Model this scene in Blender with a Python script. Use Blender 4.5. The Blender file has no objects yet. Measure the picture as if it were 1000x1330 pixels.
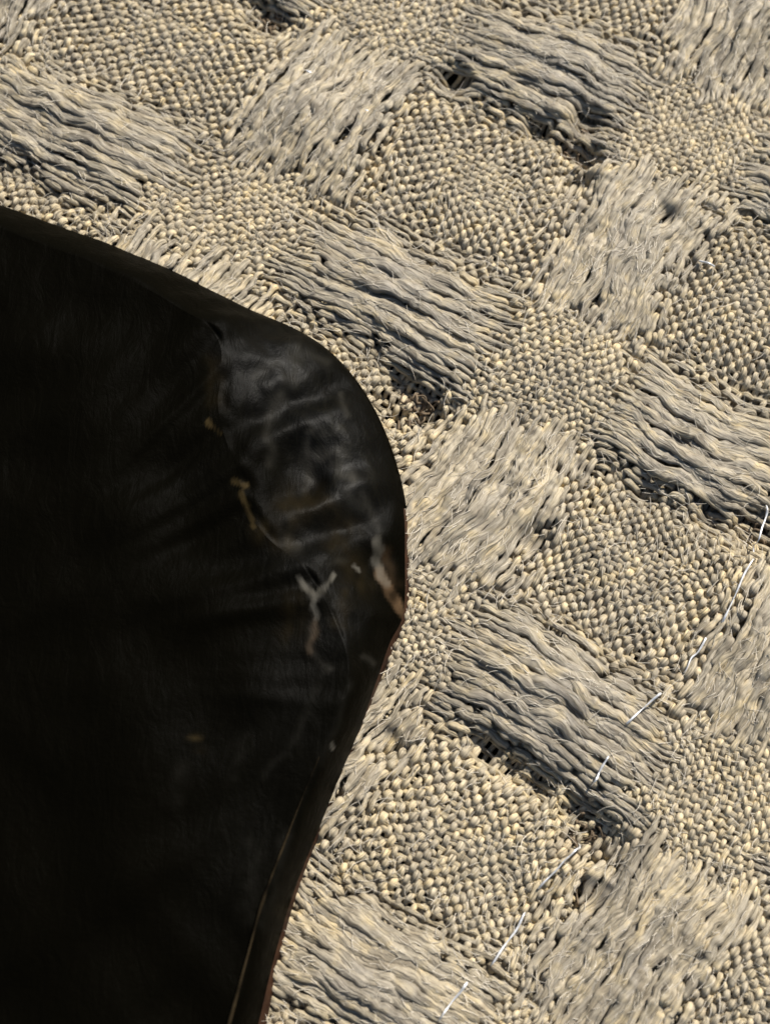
import bpy, math, random
import numpy as np
from mathutils import Vector
from mathutils.bvhtree import BVHTree

random.seed(7)
rng = np.random.default_rng(11)
scene = bpy.context.scene
scene.unit_settings.system = 'METRIC'
scene.unit_settings.scale_length = 0.01          # one unit is a centimetre: the picture is 5 cm wide
C = scene.collection

# ------------------------------------------------------------------ camera
TILT, DIST = math.radians(18.0), 10.0
cam_d = bpy.data.cameras.new("camera")
cam = bpy.data.objects.new("camera", cam_d)
C.objects.link(cam)
cam.location = (0.0, -DIST * math.sin(TILT), DIST * math.cos(TILT))
cam.rotation_euler = (TILT, 0.0, 0.0)
cam_d.sensor_fit = 'VERTICAL'
cam_d.sensor_height = 24.0
HALF = 3.325 / DIST
cam_d.lens = 24.0 / (2 * HALF)
cam_d.clip_start, cam_d.clip_end = 0.1, 500.0
cam_d.dof.use_dof = True
cam_d.dof.focus_distance = DIST - 0.1
cam_d.dof.aperture_fstop = 0.32
scene.camera = cam

# ------------------------------------------------------------------ sky, sun, exposure
SUN_EL, SUN_AZ = math.radians(41.0), math.radians(38.0)      # azimuth from +Y towards +X
world = bpy.data.worlds.new("World")
scene.world = world
world.use_nodes = True
wn = world.node_tree
sky = wn.nodes.new('ShaderNodeTexSky')
sky.sky_type = 'NISHITA'
sky.sun_disc = False
sky.sun_elevation, sky.sun_rotation = SUN_EL, SUN_AZ
bg = wn.nodes['Background']
bg.inputs['Strength'].default_value = 0.065
wn.links.new(sky.outputs[0], bg.inputs[0])
sun_d = bpy.data.lights.new("sun", 'SUN')
sun_d.energy, sun_d.angle, sun_d.color = 4.8, math.radians(0.5), (1.0, 0.95, 0.87)
sun = bpy.data.objects.new("sun", sun_d)
C.objects.link(sun)
sv = Vector((math.sin(SUN_AZ) * math.cos(SUN_EL), math.cos(SUN_AZ) * math.cos(SUN_EL), math.sin(SUN_EL)))
sun.rotation_euler = sv.to_track_quat('Z', 'Y').to_euler()
sun.location = sv * 20
vs = scene.view_settings
vs.view_transform, vs.look, vs.exposure, vs.gamma = 'Standard', 'None', 0.66, 1.0

# ------------------------------------------------------------------ measuring the place from the photograph
ct, st = math.cos(TILT), math.sin(TILT)


def px2w(p, z=0.0):
    """the point at height z that the photograph shows at pixel p (1000 x 1330)"""
    p = np.asarray(p, float)
    dx = (p[..., 0] - 500) / 665 * HALF
    dy = (665 - p[..., 1]) / 665 * HALF
    X, Y, Z = dx, dy * ct + st, dy * st - ct
    t = (z - DIST * ct) / Z
    return np.stack([X * t, -DIST * st + Y * t], -1)


def w2px(x, y, z):
    ry, rz = y + DIST * st, z - DIST * ct
    v = ry * ct + rz * st
    d = ry * st - rz * ct
    return np.stack([500 + x / d / HALF * 665, 665 - v / d / HALF * 665], -1)


# ------------------------------------------------------------------ helpers
def obj(name, me, mat, parent=None, **props):
    o = bpy.data.objects.new(name, me)
    if mat:
        me.materials.append(mat)
    C.objects.link(o)
    if parent:
        o.parent = parent
    for k, v in props.items():
        o[k] = v
    return o


def empty(name, loc, **props):
    o = bpy.data.objects.new(name, None)
    o.empty_display_size = 0.2
    C.objects.link(o)
    o.location = loc
    for k, v in props.items():
        o[k] = v
    return o


def grid_mesh(name, P, closed_u=False, uv=None, attrs=None, caps=False):
    """P: (rows, cols, 3); closed_u joins the last column to the first"""
    R, K = P.shape[:2]
    me = bpy.data.meshes.new(name)
    nc = K if closed_u else K - 1
    r, c = np.meshgrid(np.arange(R - 1), np.arange(nc), indexing='ij')
    c2 = (c + 1) % K
    f = np.stack([r * K + c, r * K + c2, (r + 1) * K + c2, (r + 1) * K + c], -1).reshape(-1, 4)
    loops = f.reshape(-1)
    starts = np.arange(len(f)) * 4
    extra = []
    if caps:
        extra = [np.arange(K)[::-1], (R - 1) * K + np.arange(K)]
        s = len(loops)
        loops = np.concatenate([loops] + extra)
        starts = np.concatenate([starts, [s, s + K]])
    me.vertices.add(R * K)
    me.vertices.foreach_set('co', P.reshape(-1).astype(np.float32))
    me.loops.add(len(loops))
    me.loops.foreach_set('vertex_index', loops.astype(np.int32))
    me.polygons.add(len(starts))
    me.polygons.foreach_set('loop_start', starts.astype(np.int32))
    me.polygons.foreach_set('use_smooth', np.ones(len(starts), bool))
    if uv is not None:                               # uv: (rows, cols, 2) as a point attribute
        a = me.attributes.new('yarn_uv', 'FLOAT_VECTOR', 'POINT')
        v3 = np.zeros((R * K, 3), np.float32)
        v3[:, :2] = uv.reshape(-1, 2)
        a.data.foreach_set('vector', v3.reshape(-1))
    for k, v in (attrs or {}).items():
        a = me.attributes.new(k, 'FLOAT', 'POINT')
        a.data.foreach_set('value', np.ascontiguousarray(v, dtype=np.float32).reshape(-1))
    me.update(calc_edges=True)
    return me


def tube(P, rad, sides=7, up=None):
    """closed tube round the path P (n,3); rad (n,) or ((n,),(n,)) = sideways, upwards"""
    n = len(P)
    T = np.gradient(P, axis=0)
    T /= np.linalg.norm(T, axis=1)[:, None] + 1e-12
    U = np.tile(np.array([0, 0, 1.0]), (n, 1)) if up is None else up
    S = np.cross(T, U)
    S /= np.linalg.norm(S, axis=1)[:, None] + 1e-12
    N = np.cross(S, T)
    ra, rb = rad if isinstance(rad, tuple) else (rad, rad)
    ang = -math.pi / 2 + np.arange(sides) / sides * 2 * math.pi
    return (P[:, None] + S[:, None] * (np.cos(ang)[None, :, None] * np.reshape(ra, (-1, 1, 1)))
            + N[:, None] * (np.sin(ang)[None, :, None] * np.reshape(rb, (-1, 1, 1))))


def noise1(n, step, seed=None):
    """smooth random values in -1..1, one knot every `step` samples"""
    k = int(n / step) + 4
    v = rng.uniform(-1, 1, k)
    x = np.arange(n) / step + rng.uniform(0, 1)
    i = x.astype(int)
    f = x - i
    f = f * f * (3 - 2 * f)
    return v[i] * (1 - f) + v[i + 1] * f


class Field:
    """smooth random field of the plane: a sum of sines"""
    def __init__(self, wl, n=9, seed=1):
        r = np.random.default_rng(seed)
        th = r.uniform(0, 2 * math.pi, n)
        k = 2 * math.pi / (wl * r.uniform(0.6, 1.7, n))
        self.kx, self.ky, self.ph = k * np.cos(th), k * np.sin(th), r.uniform(0, 6.28, n)
        self.n = n

    def __call__(self, x, y):
        s = 0
        for a, b, c in zip(self.kx, self.ky, self.ph):
            s = s + np.sin(a * x + b * y + c)
        return s / math.sqrt(self.n)


def ss(a, b, x):
    t = np.clip((x - a) / (b - a), 0, 1)
    return t * t * (3 - 2 * t)


# ------------------------------------------------------------------ materials
def new_mat(name):
    m = bpy.data.materials.new(name)
    m.use_nodes = True
    return m, m.node_tree, m.node_tree.nodes['Principled BSDF']


def N(nt, kind, **kw):
    n = nt.nodes.new(kind)
    for k, v in kw.items():
        if k in ('operation', 'data_type', 'blend_type', 'attribute_name', 'noise_dimensions', 'feature'):
            setattr(n, k, v)
        else:
            n.inputs[k.replace('_', ' ')].default_value = v
    return n


def mixc(nt, fac, a, b, mode='MIX'):
    n = nt.nodes.new('ShaderNodeMix')
    n.data_type = 'RGBA'
    n.blend_type = mode
    for s, v in ((0, fac), (6, a), (7, b)):
        if isinstance(v, bpy.types.NodeSocket):
            nt.links.new(v, n.inputs[s])
        else:
            n.inputs[s].default_value = v if not isinstance(v, tuple) else (*v, 1.0)
    return n.outputs[2]


def ramp(nt, src, *stops):
    n = nt.nodes.new('ShaderNodeValToRGB')
    el = n.color_ramp.elements
    while len(el) < len(stops):
        el.new(0.5)
    for e, (p, v) in zip(el, stops):
        e.position = p
        e.color = (v, v, v, 1) if not isinstance(v, tuple) else (*v, 1)
    nt.links.new(src, n.inputs[0])
    return n.outputs[0]


def yarn_material(name, tan, grey, dark):
    m, nt, b = new_mat(name)
    L = nt.links.new
    at = N(nt, 'ShaderNodeAttribute', attribute_name='yarn_uv')
    sep = nt.nodes.new('ShaderNodeSeparateXYZ')
    L(at.outputs['Vector'], sep.inputs[0])
    oi = nt.nodes.new('ShaderNodeObjectInfo')
    # fibres run along the yarn with a slow twist
    tw = N(nt, 'ShaderNodeMath', operation='MULTIPLY_ADD')
    tw.inputs[1].default_value = 0.6
    L(sep.outputs[1], tw.inputs[0]); L(sep.outputs[0], tw.inputs[2])
    mu = N(nt, 'ShaderNodeMath', operation='MULTIPLY'); mu.inputs[1].default_value = 13.0
    L(tw.outputs[0], mu.inputs[0])
    mv = N(nt, 'ShaderNodeMath', operation='MULTIPLY'); mv.inputs[1].default_value = 5.0
    L(sep.outputs[1], mv.inputs[0])
    mr = N(nt, 'ShaderNodeMath', operation='MULTIPLY'); mr.inputs[1].default_value = 90.0
    L(oi.outputs['Random'], mr.inputs[0])
    cb = nt.nodes.new('ShaderNodeCombineXYZ')
    for k, s in enumerate((mu, mv, mr)):
        L(s.outputs[0], cb.inputs[k])
    fib = N(nt, 'ShaderNodeTexNoise', Scale=1.0, Detail=4.0, Roughness=0.65)
    L(cb.outputs[0], fib.inputs['Vector'])
    tc = nt.nodes.new('ShaderNodeTexCoord')
    big = N(nt, 'ShaderNodeTexNoise', Scale=0.9, Detail=3.0)
    L(tc.outputs['Object'], big.inputs['Vector'])
    mid = N(nt, 'ShaderNodeTexNoise', Scale=9.0, Detail=3.0)
    L(tc.outputs['Object'], mid.inputs['Vector'])
    # dye: tan yarn, duller light on the long floats painted in as grey, and cloudy from place to place
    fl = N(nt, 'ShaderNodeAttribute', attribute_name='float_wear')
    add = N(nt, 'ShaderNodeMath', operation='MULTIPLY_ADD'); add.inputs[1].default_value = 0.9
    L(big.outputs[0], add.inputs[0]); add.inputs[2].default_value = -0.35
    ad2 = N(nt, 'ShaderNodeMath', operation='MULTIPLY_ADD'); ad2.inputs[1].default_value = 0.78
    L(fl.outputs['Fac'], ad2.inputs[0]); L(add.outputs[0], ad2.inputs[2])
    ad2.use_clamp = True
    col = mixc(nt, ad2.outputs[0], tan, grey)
    thr = ramp(nt, oi.outputs['Random'], (0.0, (0.80, 0.80, 0.82)), (0.5, (1.0, 1.0, 1.0)), (1.0, (1.15, 1.11, 1.02)))
    col = mixc(nt, 1.0, col, thr, 'MULTIPLY')
    md = ramp(nt, mid.outputs[0], (0.3, (0.72, 0.70, 0.68)), (0.5, (1, 1, 1)), (0.72, (1.25, 1.17, 0.96)))
    col = mixc(nt, 1.0, col, md, 'MULTIPLY')
    fd = ramp(nt, fib.outputs[0], (0.33, 0.0), (0.56, 1.0))
    col = mixc(nt, fd, dark, col)
    L(col, b.inputs['Base Color'])
    b.inputs['Roughness'].default_value = 0.48
    b.inputs['Specular IOR Level'].default_value = 0.35
    b.inputs['Sheen Weight'].default_value = 0.08
    bump = N(nt, 'ShaderNodeBump', Strength=0.9, Distance=0.02)
    L(fib.outputs[0], bump.inputs['Height'])
    L(bump.outputs[0], b.inputs['Normal'])
    return m


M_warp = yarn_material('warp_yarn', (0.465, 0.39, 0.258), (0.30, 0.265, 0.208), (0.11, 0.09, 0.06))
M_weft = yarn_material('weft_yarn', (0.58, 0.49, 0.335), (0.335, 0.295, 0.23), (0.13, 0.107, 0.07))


def plain_mat(name, color, rough=0.5, spec=0.5, metal=0.0, nscale=0, var=0.4, bump=0.0):
    m, nt, b = new_mat(name)
    b.inputs['Roughness'].default_value = rough
    b.inputs['Specular IOR Level'].default_value = spec
    b.inputs['Metallic'].default_value = metal
    b.inputs['Base Color'].default_value = (*color, 1)
    if nscale:
        tc = nt.nodes.new('ShaderNodeTexCoord')
        no = N(nt, 'ShaderNodeTexNoise', Scale=nscale, Detail=5.0)
        nt.links.new(tc.outputs['Object'], no.inputs['Vector'])
        r = ramp(nt, no.outputs[0], (0.3, tuple(c * (1 - var) for c in color)), (0.7, tuple(min(1, c * (1 + var)) for c in color)))
        nt.links.new(r, b.inputs['Base Color'])
        if bump:
            bp = N(nt, 'ShaderNodeBump', Strength=bump, Distance=0.02)
            nt.links.new(no.outputs[0], bp.inputs['Height'])
            nt.links.new(bp.outputs[0], b.inputs['Normal'])
    return m


M_fuzz = plain_mat('loose_fibre', (0.58, 0.52, 0.42), 0.5, 0.3, nscale=3.0)
M_shaded = plain_mat('brown_fibre', (0.13, 0.095, 0.06), 0.7, 0.2, nscale=12.0, var=.5)  # loop yarn darkened: the shade of the pockets is put into its colour
M_backing = plain_mat('dark_table', (0.04, 0.030, 0.019), 0.9, 0.1, nscale=6.0)  # unseen backing sheet added under the weave, dark so its gaps look shaded
M_silver = plain_mat('silver_filament', (0.86, 0.84, 0.79), 0.32, 0.6, metal=0.45, nscale=22.0, var=0.4)

# ------------------------------------------------------------------ the weave, fitted to the photograph
# cell (i, j): even/even = long warp floats, odd/odd = long weft floats, the rest plain weave
ctrl = {
    (0, 0): (528, 384), (1, 0): (715, 455), (0, -1): (612, 228), (-1, 0): (302, 278), (1, 1): (618, 650),
    (0, -2): (705, 95), (2, 0): (918, 588), (2, 1): (820, 765), (2, 2): (700, 925), (1, 2): (530, 835),
    (2, 3): (598, 1085), (3, 2): (935, 1045), (2, 4): (480, 1265), (3, 3): (860, 1215), (1, -1): (832, 335),
    (2, -1): (962, 410), (1, -2): (922, 172), (-1, -1): (420, 150), (-2, 0): (95, 170), (-2, -1): (205, 62),
    (-1, -2): (505, 30), (3, 1): (1010, 850),
}
IJ = np.array(list(ctrl), float)
XY = px2w(np.array(list(ctrl.values()), float))


def basis(i, j):
    i, j = np.asarray(i, float), np.asarray(j, float)
    return np.stack([np.ones_like(i + j), i + 0 * j, j + 0 * i, i * i + 0 * j, i * j, j * j + 0 * i], -1)


Bm = basis(IJ[:, 0], IJ[:, 1])
reg = np.diag([0, 0, 0, 3.0, 3.0, 3.0])
COEF = np.linalg.solve(Bm.T @ Bm + reg, Bm.T @ XY)


def lat2w(i, j):
    return basis(i, j) @ COEF


res = np.linalg.norm(lat2w(IJ[:, 0], IJ[:, 1]) - XY, axis=1) * 200
print('weave fit, px:', res.round(0), COEF.round(3).tolist())

NW, NF = 23, 28                 # warp threads per cell (along j), weft threads per cell (along i)
PX = 0.005                      # one photograph pixel, in cm
wl1, wl2, wl3 = Field(0.9, seed=3), Field(0.55, seed=5), Field(2.2, seed=9)
wx, wy = Field(0.5, seed=21), Field(0.5, seed=22)
bx, by = Field(1.6, seed=31), Field(1.6, seed=32)
HOLES = [(748, 205, 18, 40, 1.25), (700, 168, 3, 18, .8), (700, 1022, 3, 20, .8), (662, 1000, 3, 18, .7), (925, 672, 3, 20, .8), (590, 104, 9, 18, .8), (538, 535, 18, 38, 1.2), (768, 1078, 14, 40, 1.2), (862, 288, 5, 14, .5),
         (985, 690, 12, 28, .9), (632, 975, 6, 18, .7), (350, 25, 8, 26, .8), (690, 705, 4, 20, .6), (840, 640, 4, 18, .5),
         (505, 965, 4, 18, .6), (765, 1160, 5, 25, .6)]


cw1, cw2 = Field(1.0, seed=61), Field(1.0, seed=62)


def near(x, parity):
    """signed distance to the nearest integer of that parity, -1..1"""
    return (x - parity + 1) % 2 - 1


_h = []
for hx, hy, push, R, dip in HOLES:                # a pocket is a few uneven hollows side by side
    if R >= 30:
        for q in range(4):
            _h.append((hx + rng.normal(0, R * .5), hy + rng.normal(0, R * .6), push * .28, R * rng.uniform(.45, .8), dip * rng.uniform(.75, 1.0)))
    else:
        _h.append((hx, hy, push, R, dip))
PITS = _h


def cellbits(i, j):
    I, J = np.floor(i + .5), np.floor(j + .5)
    return I.astype(int), J.astype(int)


jit_a = rng.uniform(-1, 1, (4000,))
jit_b = rng.uniform(-1, 1, (4000,))


def warp_up(m, n):
    """does warp thread n pass over weft thread m"""
    m, n = np.broadcast_arrays(np.asarray(m), np.asarray(n))
    i, j = (m + .5) / NF - .5, (n + .5) / NW - .5
    key_n = (n * 7 + np.floor(i + .5).astype(int) * 131) % 4000
    key_m = (m * 11 + np.floor(j + .5).astype(int) * 173) % 4000
    ii = i + jit_a[key_n] * 0.14
    jj = j + jit_b[key_m] * 0.11
    I, J = cellbits(ii, jj)
    plain = (m + n) % 2 == 0
    a1, b1, a2, b2 = np.abs(near(ii, 0)), np.abs(near(jj, 0)), np.abs(near(jj, 1)), np.abs(near(ii, 1))
    t1 = (a1 < .56) & (b1 < .42)
    t2 = (a2 < .57) & (b2 < .41) & ~t1
    # short floats, three over and one under, soften the way into the plain squares
    m1 = (a1 < .63) & (b1 < .48) & ~t1 & ~t2
    m2 = (a2 < .64) & (b2 < .47) & ~t1 & ~t2 & ~(m1 & (a1 + b1 < a2 + b2))
    m1 = m1 & ~m2
    plain = np.where(m1, (m + n) % 4 != 1, np.where(m2, (m + n) % 4 == 0, plain))
    return np.where(t1, True, np.where(t2, False, plain))


def hump(d, w=0.60):
    return np.clip(1 - (d / w) ** 2, 0, 1)


def holes(X, Y, Z):
    D = 0 * Z
    for hx, hy, push, R, dip in PITS:
        c = px2w((hx, hy))
        dx, dy = X - c[0], Y - c[1]
        r = np.sqrt(dx * dx + dy * dy) + 1e-6
        Rw = R * PX
        k = .9 * push * PX * np.exp(-(r / (1.5 * Rw)) ** 2) * (1 - np.exp(-(r / (.3 * Rw)) ** 2)) / r
        X, Y = X + dx * k, Y + dy * k
        D = np.maximum(D, dip * 27 * PX * np.exp(-(r / Rw) ** 2))
    return X, Y, Z - D


IMIN, IMAX, JMIN, JMAX = -3.6, 4.8, -4.0, 7.0
SUB = 4
fuzz_pts = []


def make_thread(idx, warp):
    if warp:
        ms = np.arange(int(IMIN * NF), int(IMAX * NF) + 1)
        up = warp_up(ms, idx)
        c0 = (idx + .5) / NW - .5
        par = (ms + .5) / NF - .5
    else:
        ms = np.arange(int(JMIN * NW), int(JMAX * NW) + 1)
        up = ~warp_up(idx, ms)
        c0 = (idx + .5) / NF - .5
        par = (ms + .5) / NW - .5
    n = (len(ms) - 1) * SUB + 1
    t = np.linspace(par[0], par[-1], n)
    s = np.where(up, 1.0, -1.0)
    k = np.minimum(np.arange(n) // SUB, len(ms) - 2)
    f = (np.arange(n) - k * SUB) / SUB
    f = .5 - .5 * np.cos(math.pi * f)
    z01 = s[k] * (1 - f) + s[k + 1] * f
    # how much of a float this is (same side for several crossings)
    run = np.array([np.mean(s[max(0, q - 2):q + 3]) for q in range(len(s))])
    flt = np.clip(np.abs(run[k] * (1 - f) + run[k + 1] * f) * 1.4 - .35, 0, 1) * (z01 > 0)
    if warp:
        di, dj = near(t, 0), near(np.full(n, c0), 0)
        bump = hump(di) * np.clip(1 - np.abs(dj / .52) ** 2.6, 0, 1)
        sq = -0.20 * dj * np.exp(-(dj / .62) ** 4) * hump(di, .75)
        wob = cw1(t * 3.2, c0 * 7) * .011 + noise1(n, 30) * .016 + noise1(n, 9) * .006
        lat = c0 + .006 * noise1(n, 4.3) + sq + wob * (.30 + .9 * bump)
        i, j = t, lat
        dome, under = 15, 0
    else:
        di, dj = near(np.full(n, c0), 1), near(t, 1)
        bump = hump(dj, .6) * np.clip(1 - np.abs(di / .50) ** 2.6, 0, 1)
        sq = -0.13 * di * np.exp(-(di / .62) ** 4) * hump(dj, .75)
        wob = cw2(t * 3.0, c0 * 8) * .009 + noise1(n, 26) * .014 + noise1(n, 8) * .006
        lat = c0 + .006 * noise1(n, 4.3) + sq + wob * (.30 + .9 * bump)
        i, j = lat, t
        dome, under = 9, 0
    P = lat2w(i, j)
    X, Y = P[:, 0], P[:, 1]
    X, Y = X + 2 * PX * wx(X, Y) + 6 * PX * bx(X, Y), Y + 2 * PX * wy(X, Y) + 6 * PX * by(X, Y)
    amp = (2.3 if warp else 3.8) * (1 + .22 * noise1(n, 7))
    on = z01 > 0
    zz = amp * z01 + (0 if warp else 1.2) + bump * (dome + 2 + (2.4 if warp else 0)) * np.clip(z01, 0, 1)
    zz = zz + (noise1(n, 16) * 4.0 + noise1(n, 50) * 3.6) * bump * on
    # warp sinks under the weft floats and the other way round
    if warp:
        o_i, o_j = near(t, 1), near(np.full(n, c0), 1)
    else:
        o_i, o_j = near(np.full(n, c0), 0), near(t, 0)
    zz = zz - 6 * hump(o_i) * hump(o_j)
    # the plain squares belly up a little
    pl = np.maximum(hump(near(i, 1), .6) * hump(near(j, 0), .6), hump(near(i, 0), .6) * hump(near(j, 1), .6))
    zz = zz + 3 * pl
    Z = zz * PX + .012 * wl1(X, Y) + .03 * wl3(X, Y)
    X, Y, Z = holes(X, Y, Z)
    q = w2px(X, Y, Z)
    inside = (q[:, 0] > -150) & (q[:, 0] < 1150) & (q[:, 1] > -150) & (q[:, 1] < 1480)
    if inside.sum() < 25:
        return None
    w = np.nonzero(inside)[0]
    a, e = w[0], w[-1] + 1
    P3 = np.stack([X, Y, Z], -1)[a:e]
    nn = e - a
    rr = (3.75 if warp else 4.15) * PX * (1 + .18 * noise1(nn, 12) + .12 * noise1(nn, 40) + .20 * noise1(nn, 3.3))
    fb = (bump * on)[a:e]
    ra, rb = rr * (1.0 + (1.0 if warp else .6) * fb), rr * .88
    V = tube(P3, (ra, rb), 8)
    arc = np.concatenate([[0], np.cumsum(np.linalg.norm(np.diff(P3, axis=0), axis=1))])
    uv = np.zeros((nn, 8, 2))
    uv[..., 0] = np.arange(8)[None] / 8
    uv[..., 1] = arc[:, None]
    fshade = np.repeat(np.clip(np.maximum(flt[a:e] * .7, fb), 0, 1)[:, None], 8, 1)
    fuzz_pts.append((P3[::3], rr[::3], np.clip(z01[a:e][::3], 0, 1)))
    return grid_mesh('warp_thread' if warp else 'weft_thread', V, True, uv, {'float_wear': fshade}, caps=True)


# ------------------------------------------------------------------ setting
base = px2w(np.array([(-900, -900), (1900, -900), (1900, 2300), (-900, 2300)], float), -0.3)
tg = np.zeros((25, 25, 3))
u = np.linspace(-7, 7, 25)
tg[..., 0], tg[..., 1] = np.meshgrid(u, u)
tg[..., 2] = -0.23
obj('ground', grid_mesh('ground', tg), M_backing, kind='structure')

fabric = empty('woven_fabric', (0, 0, 0), category='fabric',
               label='beige and grey woven wool fabric with raised thread floats in a basket pattern')
n_thr = 0
for idx in range(int(JMIN * NW), int(JMAX * NW)):
    me = make_thread(idx, True)
    if me:
        obj('warp_thread', me, M_warp, fabric); n_thr += 1
for idx in range(int(IMIN * NF), int(IMAX * NF)):
    me = make_thread(idx, False)
    if me:
        obj('weft_thread', me, M_weft, fabric); n_thr += 1
print('threads', n_thr)

# ------------------------------------------------------------------ loose fibres standing off the yarn
Pall = np.concatenate([a for a, b, c in fuzz_pts])
Ral = np.concatenate([b for a, b, c in fuzz_pts])
Tal = np.concatenate([np.gradient(a, axis=0) for a, b, c in fuzz_pts])
Upl = np.concatenate([c for a, b, c in fuzz_pts])
Tal /= np.linalg.norm(Tal, axis=1)[:, None] + 1e-9
cand = np.nonzero(Upl > .6)[0]
NFZ, SEG = 21000, 6
pick = rng.choice(cand, NFZ)
ln = rng.uniform(7, 30, NFZ) * PX
d0 = Tal[pick] * rng.choice([-1, 1], NFZ)[:, None] + rng.normal(0, .35, (NFZ, 3))
d0 /= np.linalg.norm(d0, axis=1)[:, None]
bend = rng.normal(0, .5, (NFZ, 3)); bend[:, 2] -= .25
p = Pall[pick] + np.stack([rng.normal(0, .5, NFZ) * Ral[pick], rng.normal(0, .5, NFZ) * Ral[pick], Ral[pick] * rng.uniform(.7, 1.0, NFZ)], -1)
pos = np.zeros((NFZ, SEG, 3))
d0[:, 2] = np.abs(d0[:, 2]) * .25 + .02
for q in range(SEG):
    pos[:, q] = p
    p = p + d0 * (ln / (SEG - 1))[:, None]
    d0 = d0 + bend * .3
    d0 /= np.linalg.norm(d0, axis=1)[:, None]
hc = bpy.data.hair_curves.new('loose_fibres')
hc.add_curves([SEG] * NFZ)
hc.attributes['position'].data.foreach_set('vector', pos.reshape(-1).astype(np.float32))
ra = hc.attributes.get('radius') or hc.attributes.new('radius', 'FLOAT', 'POINT')
rv = np.repeat((rng.uniform(.22, .45, NFZ) * PX)[:, None], SEG, 1) * np.linspace(1, .5, SEG)[None]
ra.data.foreach_set('value', rv.reshape(-1).astype(np.float32))
obj('loose_fibres', hc, M_fuzz, fabric, kind='stuff')


# ------------------------------------------------------------------ silver filament woven along the weft
def cr(pts, n):
    """Catmull-Rom through pts, n samples a span"""
    P = np.asarray(pts, float)
    P = np.concatenate([[2 * P[0] - P[1]], P, [2 * P[-1] - P[-2]]])
    out = []
    for k in range(1, len(P) - 2):
        for t in np.arange(n) / n:
            a, b, c, d = P[k - 1], P[k], P[k + 1], P[k + 2]
            out.append(.5 * ((2 * b) + (c - a) * t + (2 * a - 5 * b + 4 * c - d) * t * t + (3 * b - a - 3 * c + d) * t ** 3))
    out.append(P[-2])
    return np.array(out)


def filament(path, seg=10):
    """path of (px, py, height above the weave in px)"""
    Q = cr(path, seg)
    w = px2w(Q[:, :2], .1)
    n = len(Q)
    X, Y = w[:, 0] + noise1(n, 5) * 1.4 * PX, w[:, 1] + noise1(n, 5) * 1.4 * PX
    Z = .012 * wl1(X, Y) + .03 * wl3(X, Y) + (Q[:, 2] + noise1(n, 4) * 1.2) * PX
    V = tube(np.stack([X, Y, Z], -1), np.full(n, 1.3 * PX) * (1 + .5 * noise1(n, 3)), 6)
    return grid_mesh('silver_filament', V, True, caps=True)


dashes = [((1040, 575), (1012, 630)), ((999, 654), (986, 698)), ((979, 727), (940, 803)), ((916, 829), (889, 869)), ((856, 902), (813, 938)), ((792, 984), (768, 1018)),
          ((750, 1103), (702, 1150)), ((681, 1187), (641, 1252)), ((606, 1279), (571, 1321)), ((550, 1345), (520, 1385))]
path = []
for (ax, ay), (ex, ey) in dashes:                  # on top of the weave along each dash, under it in between
    path += [(ax + .12 * (ax - ex), ay + .12 * (ay - ey), -8)]
    for t in (0.0, .3, .65, 1.0):
        path.append((ax + (ex - ax) * t + rng.uniform(-1.5, 1.5), ay + (ey - ay) * t + rng.uniform(-1.5, 1.5), 12 + (9 if ay in (902, 984, 1279) else 0)))
    if ay == 984:
        path += [(ex - 4, ey + 8, -38), (ex - 7, ey + 30, -45), (ex - 12, ey + 62, -38)]
        continue
    path += [(ex + .12 * (ex - ax), ey + .12 * (ey - ay), -8)]
obj('silver_filament', filament(path, 5), M_silver, fabric, label='thin shiny silver filament showing as broken dashes')
for (ax, ay), (ex, ey) in (((393, 87), (408, 95)), ((908, 338), (928, 345)), ((473, 141), (482, 146)), ((833, 302), (844, 306))):
    obj('silver_filament', filament([(ax, ay, 12), ((ax + ex) / 2, (ay + ey) / 2 + 1, 17), (ex, ey, 12)], 4), M_silver, fabric, label='short glint of silver filament')

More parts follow.
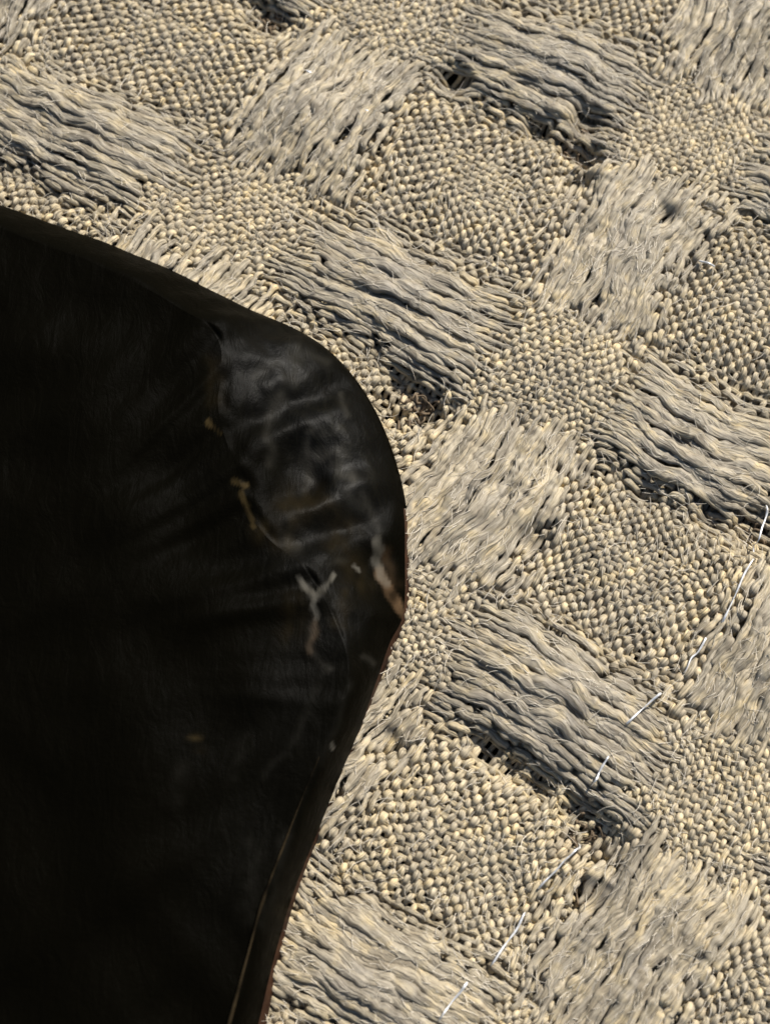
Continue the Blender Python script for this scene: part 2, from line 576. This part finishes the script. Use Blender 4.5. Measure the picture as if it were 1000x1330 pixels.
# ------------------------------------------------------------------ the dark leather object
def leather_material(name, base, scuff, rough, spec, edge=None):
    m, nt, b = new_mat(name)
    L = nt.links.new
    tc = nt.nodes.new('ShaderNodeTexCoord')
    mp = nt.nodes.new('ShaderNodeMapping')
    mp.inputs['Rotation'].default_value = (0, 0, math.radians(-25))
    mp.inputs['Scale'].default_value = (2.6, 1.0, 1.0)
    L(tc.outputs['Object'], mp.inputs[0])
    n1 = N(nt, 'ShaderNodeTexNoise', Scale=3.2, Detail=6.0, Roughness=0.62, Distortion=1.3)
    L(mp.outputs[0], n1.inputs['Vector'])
    n2 = N(nt, 'ShaderNodeTexNoise', Scale=16.0, Detail=5.0, Roughness=0.6)
    L(tc.outputs['Object'], n2.inputs['Vector'])
    at = N(nt, 'ShaderNodeAttribute', attribute_name='wear')
    sc = ramp(nt, n1.outputs[0], (0.50, 0.0), (0.68, 1.0))
    mm = N(nt, 'ShaderNodeMath', operation='MULTIPLY')
    L(sc, mm.inputs[0]); L(at.outputs['Fac'], mm.inputs[1])
    hue = mixc(nt, n2.outputs[0], scuff[0], scuff[1])
    col = mixc(nt, mm.outputs[0], base, hue)
    for key, cl in (('ochre', (0.036, 0.025, 0.010)), ('tan', (0.080, 0.049, 0.026)), ('pale', (0.072, 0.066, 0.053))):
        ka = N(nt, 'ShaderNodeAttribute', attribute_name=key)
        col = mixc(nt, ka.outputs['Fac'], col, cl)
    L(col, b.inputs['Base Color'])
    rg = N(nt, 'ShaderNodeMath', operation='MULTIPLY_ADD')
    rg.inputs[1].default_value = .3; rg.inputs[2].default_value = rough - .15
    L(n2.outputs[0], rg.inputs[0]); L(rg.outputs[0], b.inputs['Roughness'])
    sp = N(nt, 'ShaderNodeMath', operation='MULTIPLY_ADD')
    sp.inputs[1].default_value = .12; sp.inputs[2].default_value = spec
    L(at.outputs['Fac'], sp.inputs[0]); L(sp.outputs[0], b.inputs['Specular IOR Level'])
    bp = N(nt, 'ShaderNodeBump', Strength=0.18, Distance=0.03)
    L(n2.outputs[0], bp.inputs['Height'])
    bp2 = N(nt, 'ShaderNodeBump', Strength=0.3, Distance=0.04)
    L(n1.outputs[0], bp2.inputs['Height']); L(bp.outputs[0], bp2.inputs['Normal'])
    L(bp2.outputs[0], b.inputs['Normal'])
    return m


M_leather = leather_material('black_leather', (0.0014, 0.0012, 0.0006), ((0.0085, 0.0078, 0.006), (0.0065, 0.0056, 0.0022)), 0.5, 0.007)
M_edge = plain_mat('raw_leather_edge', (0.030, 0.0125, 0.0055), 0.6, 0.2, nscale=9.0, var=.6, bump=.4)
M_highlight = plain_mat('bead_leather', (0.017, 0.012, 0.006), 0.85, 0.03, nscale=8.0, var=.8, bump=.5)
M_ochre = plain_mat('ochre_residue', (0.06, 0.036, 0.010), 0.7, 0.3, nscale=20.0, var=.5, bump=.5)
M_pale = plain_mat('pale_scuff', (0.085, 0.077, 0.062), 0.7, 0.3, nscale=16.0, var=.5, bump=.5)
M_tan = plain_mat('bare_hide', (0.10, 0.062, 0.038), 0.7, 0.3, nscale=12.0, var=.5, bump=.5)

O = [(-120, 222), (-60, 244), (0, 266), (60, 288), (120, 309), (200, 340), (260, 369), (320, 400), (380, 426), (425, 455), (462, 496), (490, 544), (511, 600), (524, 660), (526, 725),
     (524, 796), (506, 836), (490, 882), (470, 940), (441, 1010), (415, 1075), (385, 1150), (360, 1230), (336, 1330), (312, 1430), (280, 1540), (150, 1660), (-250, 1680), (-480, 1500), (-520, 1000), (-480, 450), (-330, 250), (-180, 215), (-120, 222)]
K = [(-120, 250), (-62, 272), (-4, 294), (56, 318), (116, 340), (190, 374), (238, 402), (272, 425), (286, 448), (288, 480), (283, 520), (290, 560), (306, 605), (320, 655), (345, 695),
     (392, 735), (432, 800), (452, 872), (426, 955), (396, 1028), (371, 1092), (342, 1170), (322, 1240), (298, 1330), (268, 1430), (235, 1510), (120, 1610), (-230, 1630), (-430, 1460), (-470, 1000), (-430, 480), (-310, 290), (-180, 240), (-120, 250)]
corner = [0, 0, 0, 0, 0, .15, .4, .75, 1, 1, 1, 1, 1, 1, 1, .9, .7, .4, .15]
corner += [0] * (len(O) - len(corner))
assert len(O) == len(K)
Oc, Kc = cr(O, 16), cr(K, 16)
cc = np.clip(cr(np.array(corner)[:, None], 16)[:, 0], 0, 1)
nS = len(Oc)
ROWS = 46
f4 = Field(.09, seed=44)
f1, f2, f3 = Field(.42, seed=41), Field(.2, seed=42), Field(.9, seed=43)
HK = .46
leather = empty('leather_case', tuple(px2w((120, 800))) + (0.1,), category='leather case',
                label='near-black worn leather case with a scuffed rounded corner lying on the fabric')
off = np.array([*leather.location])


def wear_at(q, c):
    g = 0
    for x, y, r, a in ((370, 470, 55, .8), (420, 560, 60, .8), (440, 610, 45, 1.1), (470, 660, 35, .8), (400, 700, 60, .7), (430, 820, 50, .6), (340, 500, 50, .5), (470, 540, 60, .3),
                       (300, 460, 30, .4), (380, 930, 70, .25), (350, 1060, 80, .22), (300, 1180, 70, .16), (250, 950, 60, .12), (260, 620, 40, .12)):
        g = g + a * np.exp(-((q[..., 0] - x) ** 2 + (q[..., 1] - y) ** 2) / r ** 2)
    return np.clip(g * .5, 0, .8)


STROKES = {
    'pale': [([(385, 452), (378, 490), (350, 540)], 9, .22), ([(330, 486), (366, 472)], 8, .16), ([(392, 456), (424, 470)], 7, .16), ([(346, 548), (353, 604)], 6, .16),
             ([(402, 566), (396, 596), (403, 624)], 6, .22), ([(404, 560), (440, 560)], 6, .25), ([(414, 590), (452, 586)], 8, .28), ([(436, 604), (458, 622)], 8, .45),
             ([(444, 634), (470, 662)], 6, .22), ([(470, 640), (484, 670), (493, 702)], 6, .22), ([(442, 512), (449, 538)], 4, .3),
             ([(388, 752), (400, 768), (410, 780), (410, 800)], 5, .7), ([(434, 746), (423, 760), (412, 774)], 4, .7), ([(409, 796), (404, 826), (405, 846), (418, 857), (428, 868)], 4.5, .22),
             ([(462, 737), (465, 741)], 4, 1.0), ([(433, 966), (434, 971)], 3.5, .9), ([(491, 704), (489, 726), (493, 746), (500, 758)], 7.5, .55),
             ([(424, 858), (386, 958), (338, 1012)], 5, .05), ([(455, 890), (420, 990)], 5, .06), ([(470, 850), (486, 862)], 4, .28), ([(318, 960), (300, 1012)], 6, .06),
             ([(372, 1090), (342, 1200)], 9, .07), ([(330, 1100), (322, 1190)], 12, .06), ([(370, 700), (388, 712)], 9, .16),
             ([(430, 730), (446, 728)], 6, .18), ([(240, 1000), (226, 1040)], 9, .05)],
    'tan': [([(491, 742), (502, 762), (514, 780), (524, 798)], 8, .75), ([(408, 806), (404, 846)], 4, .25), ([(498, 716), (512, 760)], 7, .2)],
    'ochre': [([(268, 545), (284, 564)], 3, .6), ([(302, 628), (318, 630)], 5, .6), ([(314, 640), (322, 664), (329, 684)], 4, .6), ([(254, 954), (256, 970)], 4.5, .4), ([(380, 662), (398, 650)], 22, .20),
              ([(344, 690), (368, 702)], 15, .18), ([(278, 470), (280, 520)], 12, .12), ([(440, 700), (470, 760)], 16, .14), ([(450, 770), (440, 810)], 9, .16), ([(425, 655), (452, 680)], 14, .16), ([(385, 780), (380, 820)], 16, .10)],
}
fr1, fr2 = Field(30, seed=51), Field(26, seed=52)


def stroke_attrs(q):
    """worn marks, each with a shape of its own"""
    out = {}
    wx_, wy_ = q[..., 0] + 2.2 * fr1(q[..., 0], q[..., 1]), q[..., 1] + 2.2 * fr1(q[..., 1] + 99, q[..., 0])
    for key, lst in STROKES.items():
        g = np.zeros(q.shape[:-1])
        for pts, wd, a in lst:
            pts = np.array(pts, float)
            dmin = np.full(g.shape, 1e9)
            for A, B in zip(pts[:-1], pts[1:]):
                ab = B - A
                t = np.clip(((wx_ - A[0]) * ab[0] + (wy_ - A[1]) * ab[1]) / (ab @ ab), 0, 1)
                dmin = np.minimum(dmin, np.hypot(wx_ - A[0] - t * ab[0], wy_ - A[1] - t * ab[1]))
            g = np.maximum(g, (a * .65 if a < .5 and key == 'pale' else a) * np.where((wd > 8) | (a < .5), np.exp(-(dmin / wd) ** 2), 1 - ss(.5 * wd, 1.15 * wd, dmin)) * np.clip(.85 + .4 * fr2(q[..., 0], q[..., 1]), .2, 1.2))
        out[key] = np.clip(g, 0, 1)
    return out


rows = []
for r in range(ROWS + 1):
    t = r / ROWS
    # outside edge rises steeply, then rolls over towards the seam
    zt = HK * (np.sin(t * math.pi / 2) ** .75)
    z = .10 + (zt - 0) * (1 - .16 * cc * math.sin(t * math.pi))
    q = Oc * (1 - t) + Kc * t
    zz = z
    Xd = (q[:, 0] - 500) / 665 * HALF
    Yd = (665 - q[:, 1]) / 665 * HALF
    tt = (zz - DIST * ct) / (Yd * st - ct)
    X, Y = Xd * tt, -DIST * st + (Yd * ct + st) * tt
    lump = (f1(X, Y) * .045 + f2(X, Y) * .009 + f4(X, Y) * .001) * cc * math.sin(math.pi * min(1, t * 1.05)) ** .7
    groove = -.016 * cc * (1 + .9 * f2(X, Y)) * np.exp(-((t - 1) / .09) ** 2)
    rows.append(np.stack([X, Y, zz + lump + groove + .008 * f1(X, Y)], -1))
RIM = np.array(rows)
foot = RIM[0].copy(); foot[:, 2] = .0
mid0 = RIM[0].copy(); mid0[:, 2] = .05
qr = w2px(RIM[..., 0], RIM[..., 1], RIM[..., 2])
rim_me = grid_mesh('rolled_edge', RIM - off, attrs={'wear': wear_at(qr, cc), **stroke_attrs(qr)})
obj('rolled_edge', rim_me, M_leather, leather)
EDGE = np.stack([foot + (0, 0, -.12), foot, mid0, RIM[0]])
out = np.zeros_like(RIM[0]); out[:, :2] = RIM[0][:, :2] - RIM[8][:, :2]
out /= np.linalg.norm(out, axis=1)[:, None] + 1e-9
EDGE[1] += out * .018; EDGE[2] += out * .022
e0, e1 = 13 * 16, 26 * 16
EDGE[1:3, e0:e1] += (out * .018 * np.clip(np.arange(nS) / 16 - 13, 0, 3)[:, None] / 3)[e0:e1]
obj('raw_edge', grid_mesh('raw_edge', (EDGE - off)[:, e0:e1 + 1]), M_edge, leather, label='thin reddish brown cut edge')
obj('side_wall', grid_mesh('side_wall', (EDGE - off)[:, :e0 + 1]), M_leather, leather)
obj('side_wall', grid_mesh('side_wall', (EDGE - off)[:, e1:]), M_leather, leather)
# top panel: from the seam to the far side outside the picture
cen = np.array([*px2w((-60, 900)), .62])
rows = []
top0 = RIM[-1].copy(); top0[:, 2] += .001
for t in np.concatenate([np.linspace(0, .2, 28), np.linspace(.23, .6, 16), [.72, .88, .99]]):
    P = top0 * (1 - t) + cen * t
    P[:, 2] = top0[:, 2] + (.62 - top0[:, 2]) * ss(0, .45, t) + .02 * f3(P[:, 0], P[:, 1]) * min(1, t * 5) + .012 * f1(P[:, 0], P[:, 1]) * min(1, t * 5)
    rows.append(P)
TOP = np.array(rows)
qt = w2px(TOP[..., 0], TOP[..., 1], TOP[..., 2])
top_me = grid_mesh('top_panel', TOP - off, attrs={'wear': wear_at(qt, cc), **stroke_attrs(qt)})
obj('top_panel', top_me, M_leather, leather)
# strip along the long edge: sun highlight on the ridge put in as paler leather
bs = 18 * 16 + 6
ridge = RIM[-1][bs:25 * 16] + (0, 0, .012)
rb = np.minimum(1, np.arange(len(ridge)) / 40) * .008 + .001
obj('edge_bead', grid_mesh('edge_bead', tube(ridge - off, rb * (1 + .3 * noise1(len(ridge), 6)), 7), True, caps=True), M_highlight, leather)

# ------------------------------------------------------------------ snagged loops of yarn curling in the gaps of the weave
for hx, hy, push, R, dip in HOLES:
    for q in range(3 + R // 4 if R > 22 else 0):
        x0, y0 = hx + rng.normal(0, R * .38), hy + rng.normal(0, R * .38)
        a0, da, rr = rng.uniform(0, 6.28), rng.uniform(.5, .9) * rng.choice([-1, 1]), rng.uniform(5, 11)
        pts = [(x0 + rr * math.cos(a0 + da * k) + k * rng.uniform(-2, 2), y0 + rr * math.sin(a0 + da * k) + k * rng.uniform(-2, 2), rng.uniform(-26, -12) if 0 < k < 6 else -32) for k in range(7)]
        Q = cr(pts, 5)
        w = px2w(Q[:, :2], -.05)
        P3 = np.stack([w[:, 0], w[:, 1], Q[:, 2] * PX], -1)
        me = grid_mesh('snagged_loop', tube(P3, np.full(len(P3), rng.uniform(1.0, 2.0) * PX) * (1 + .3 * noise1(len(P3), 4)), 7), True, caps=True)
        obj('snagged_loop', me, M_shaded, fabric)
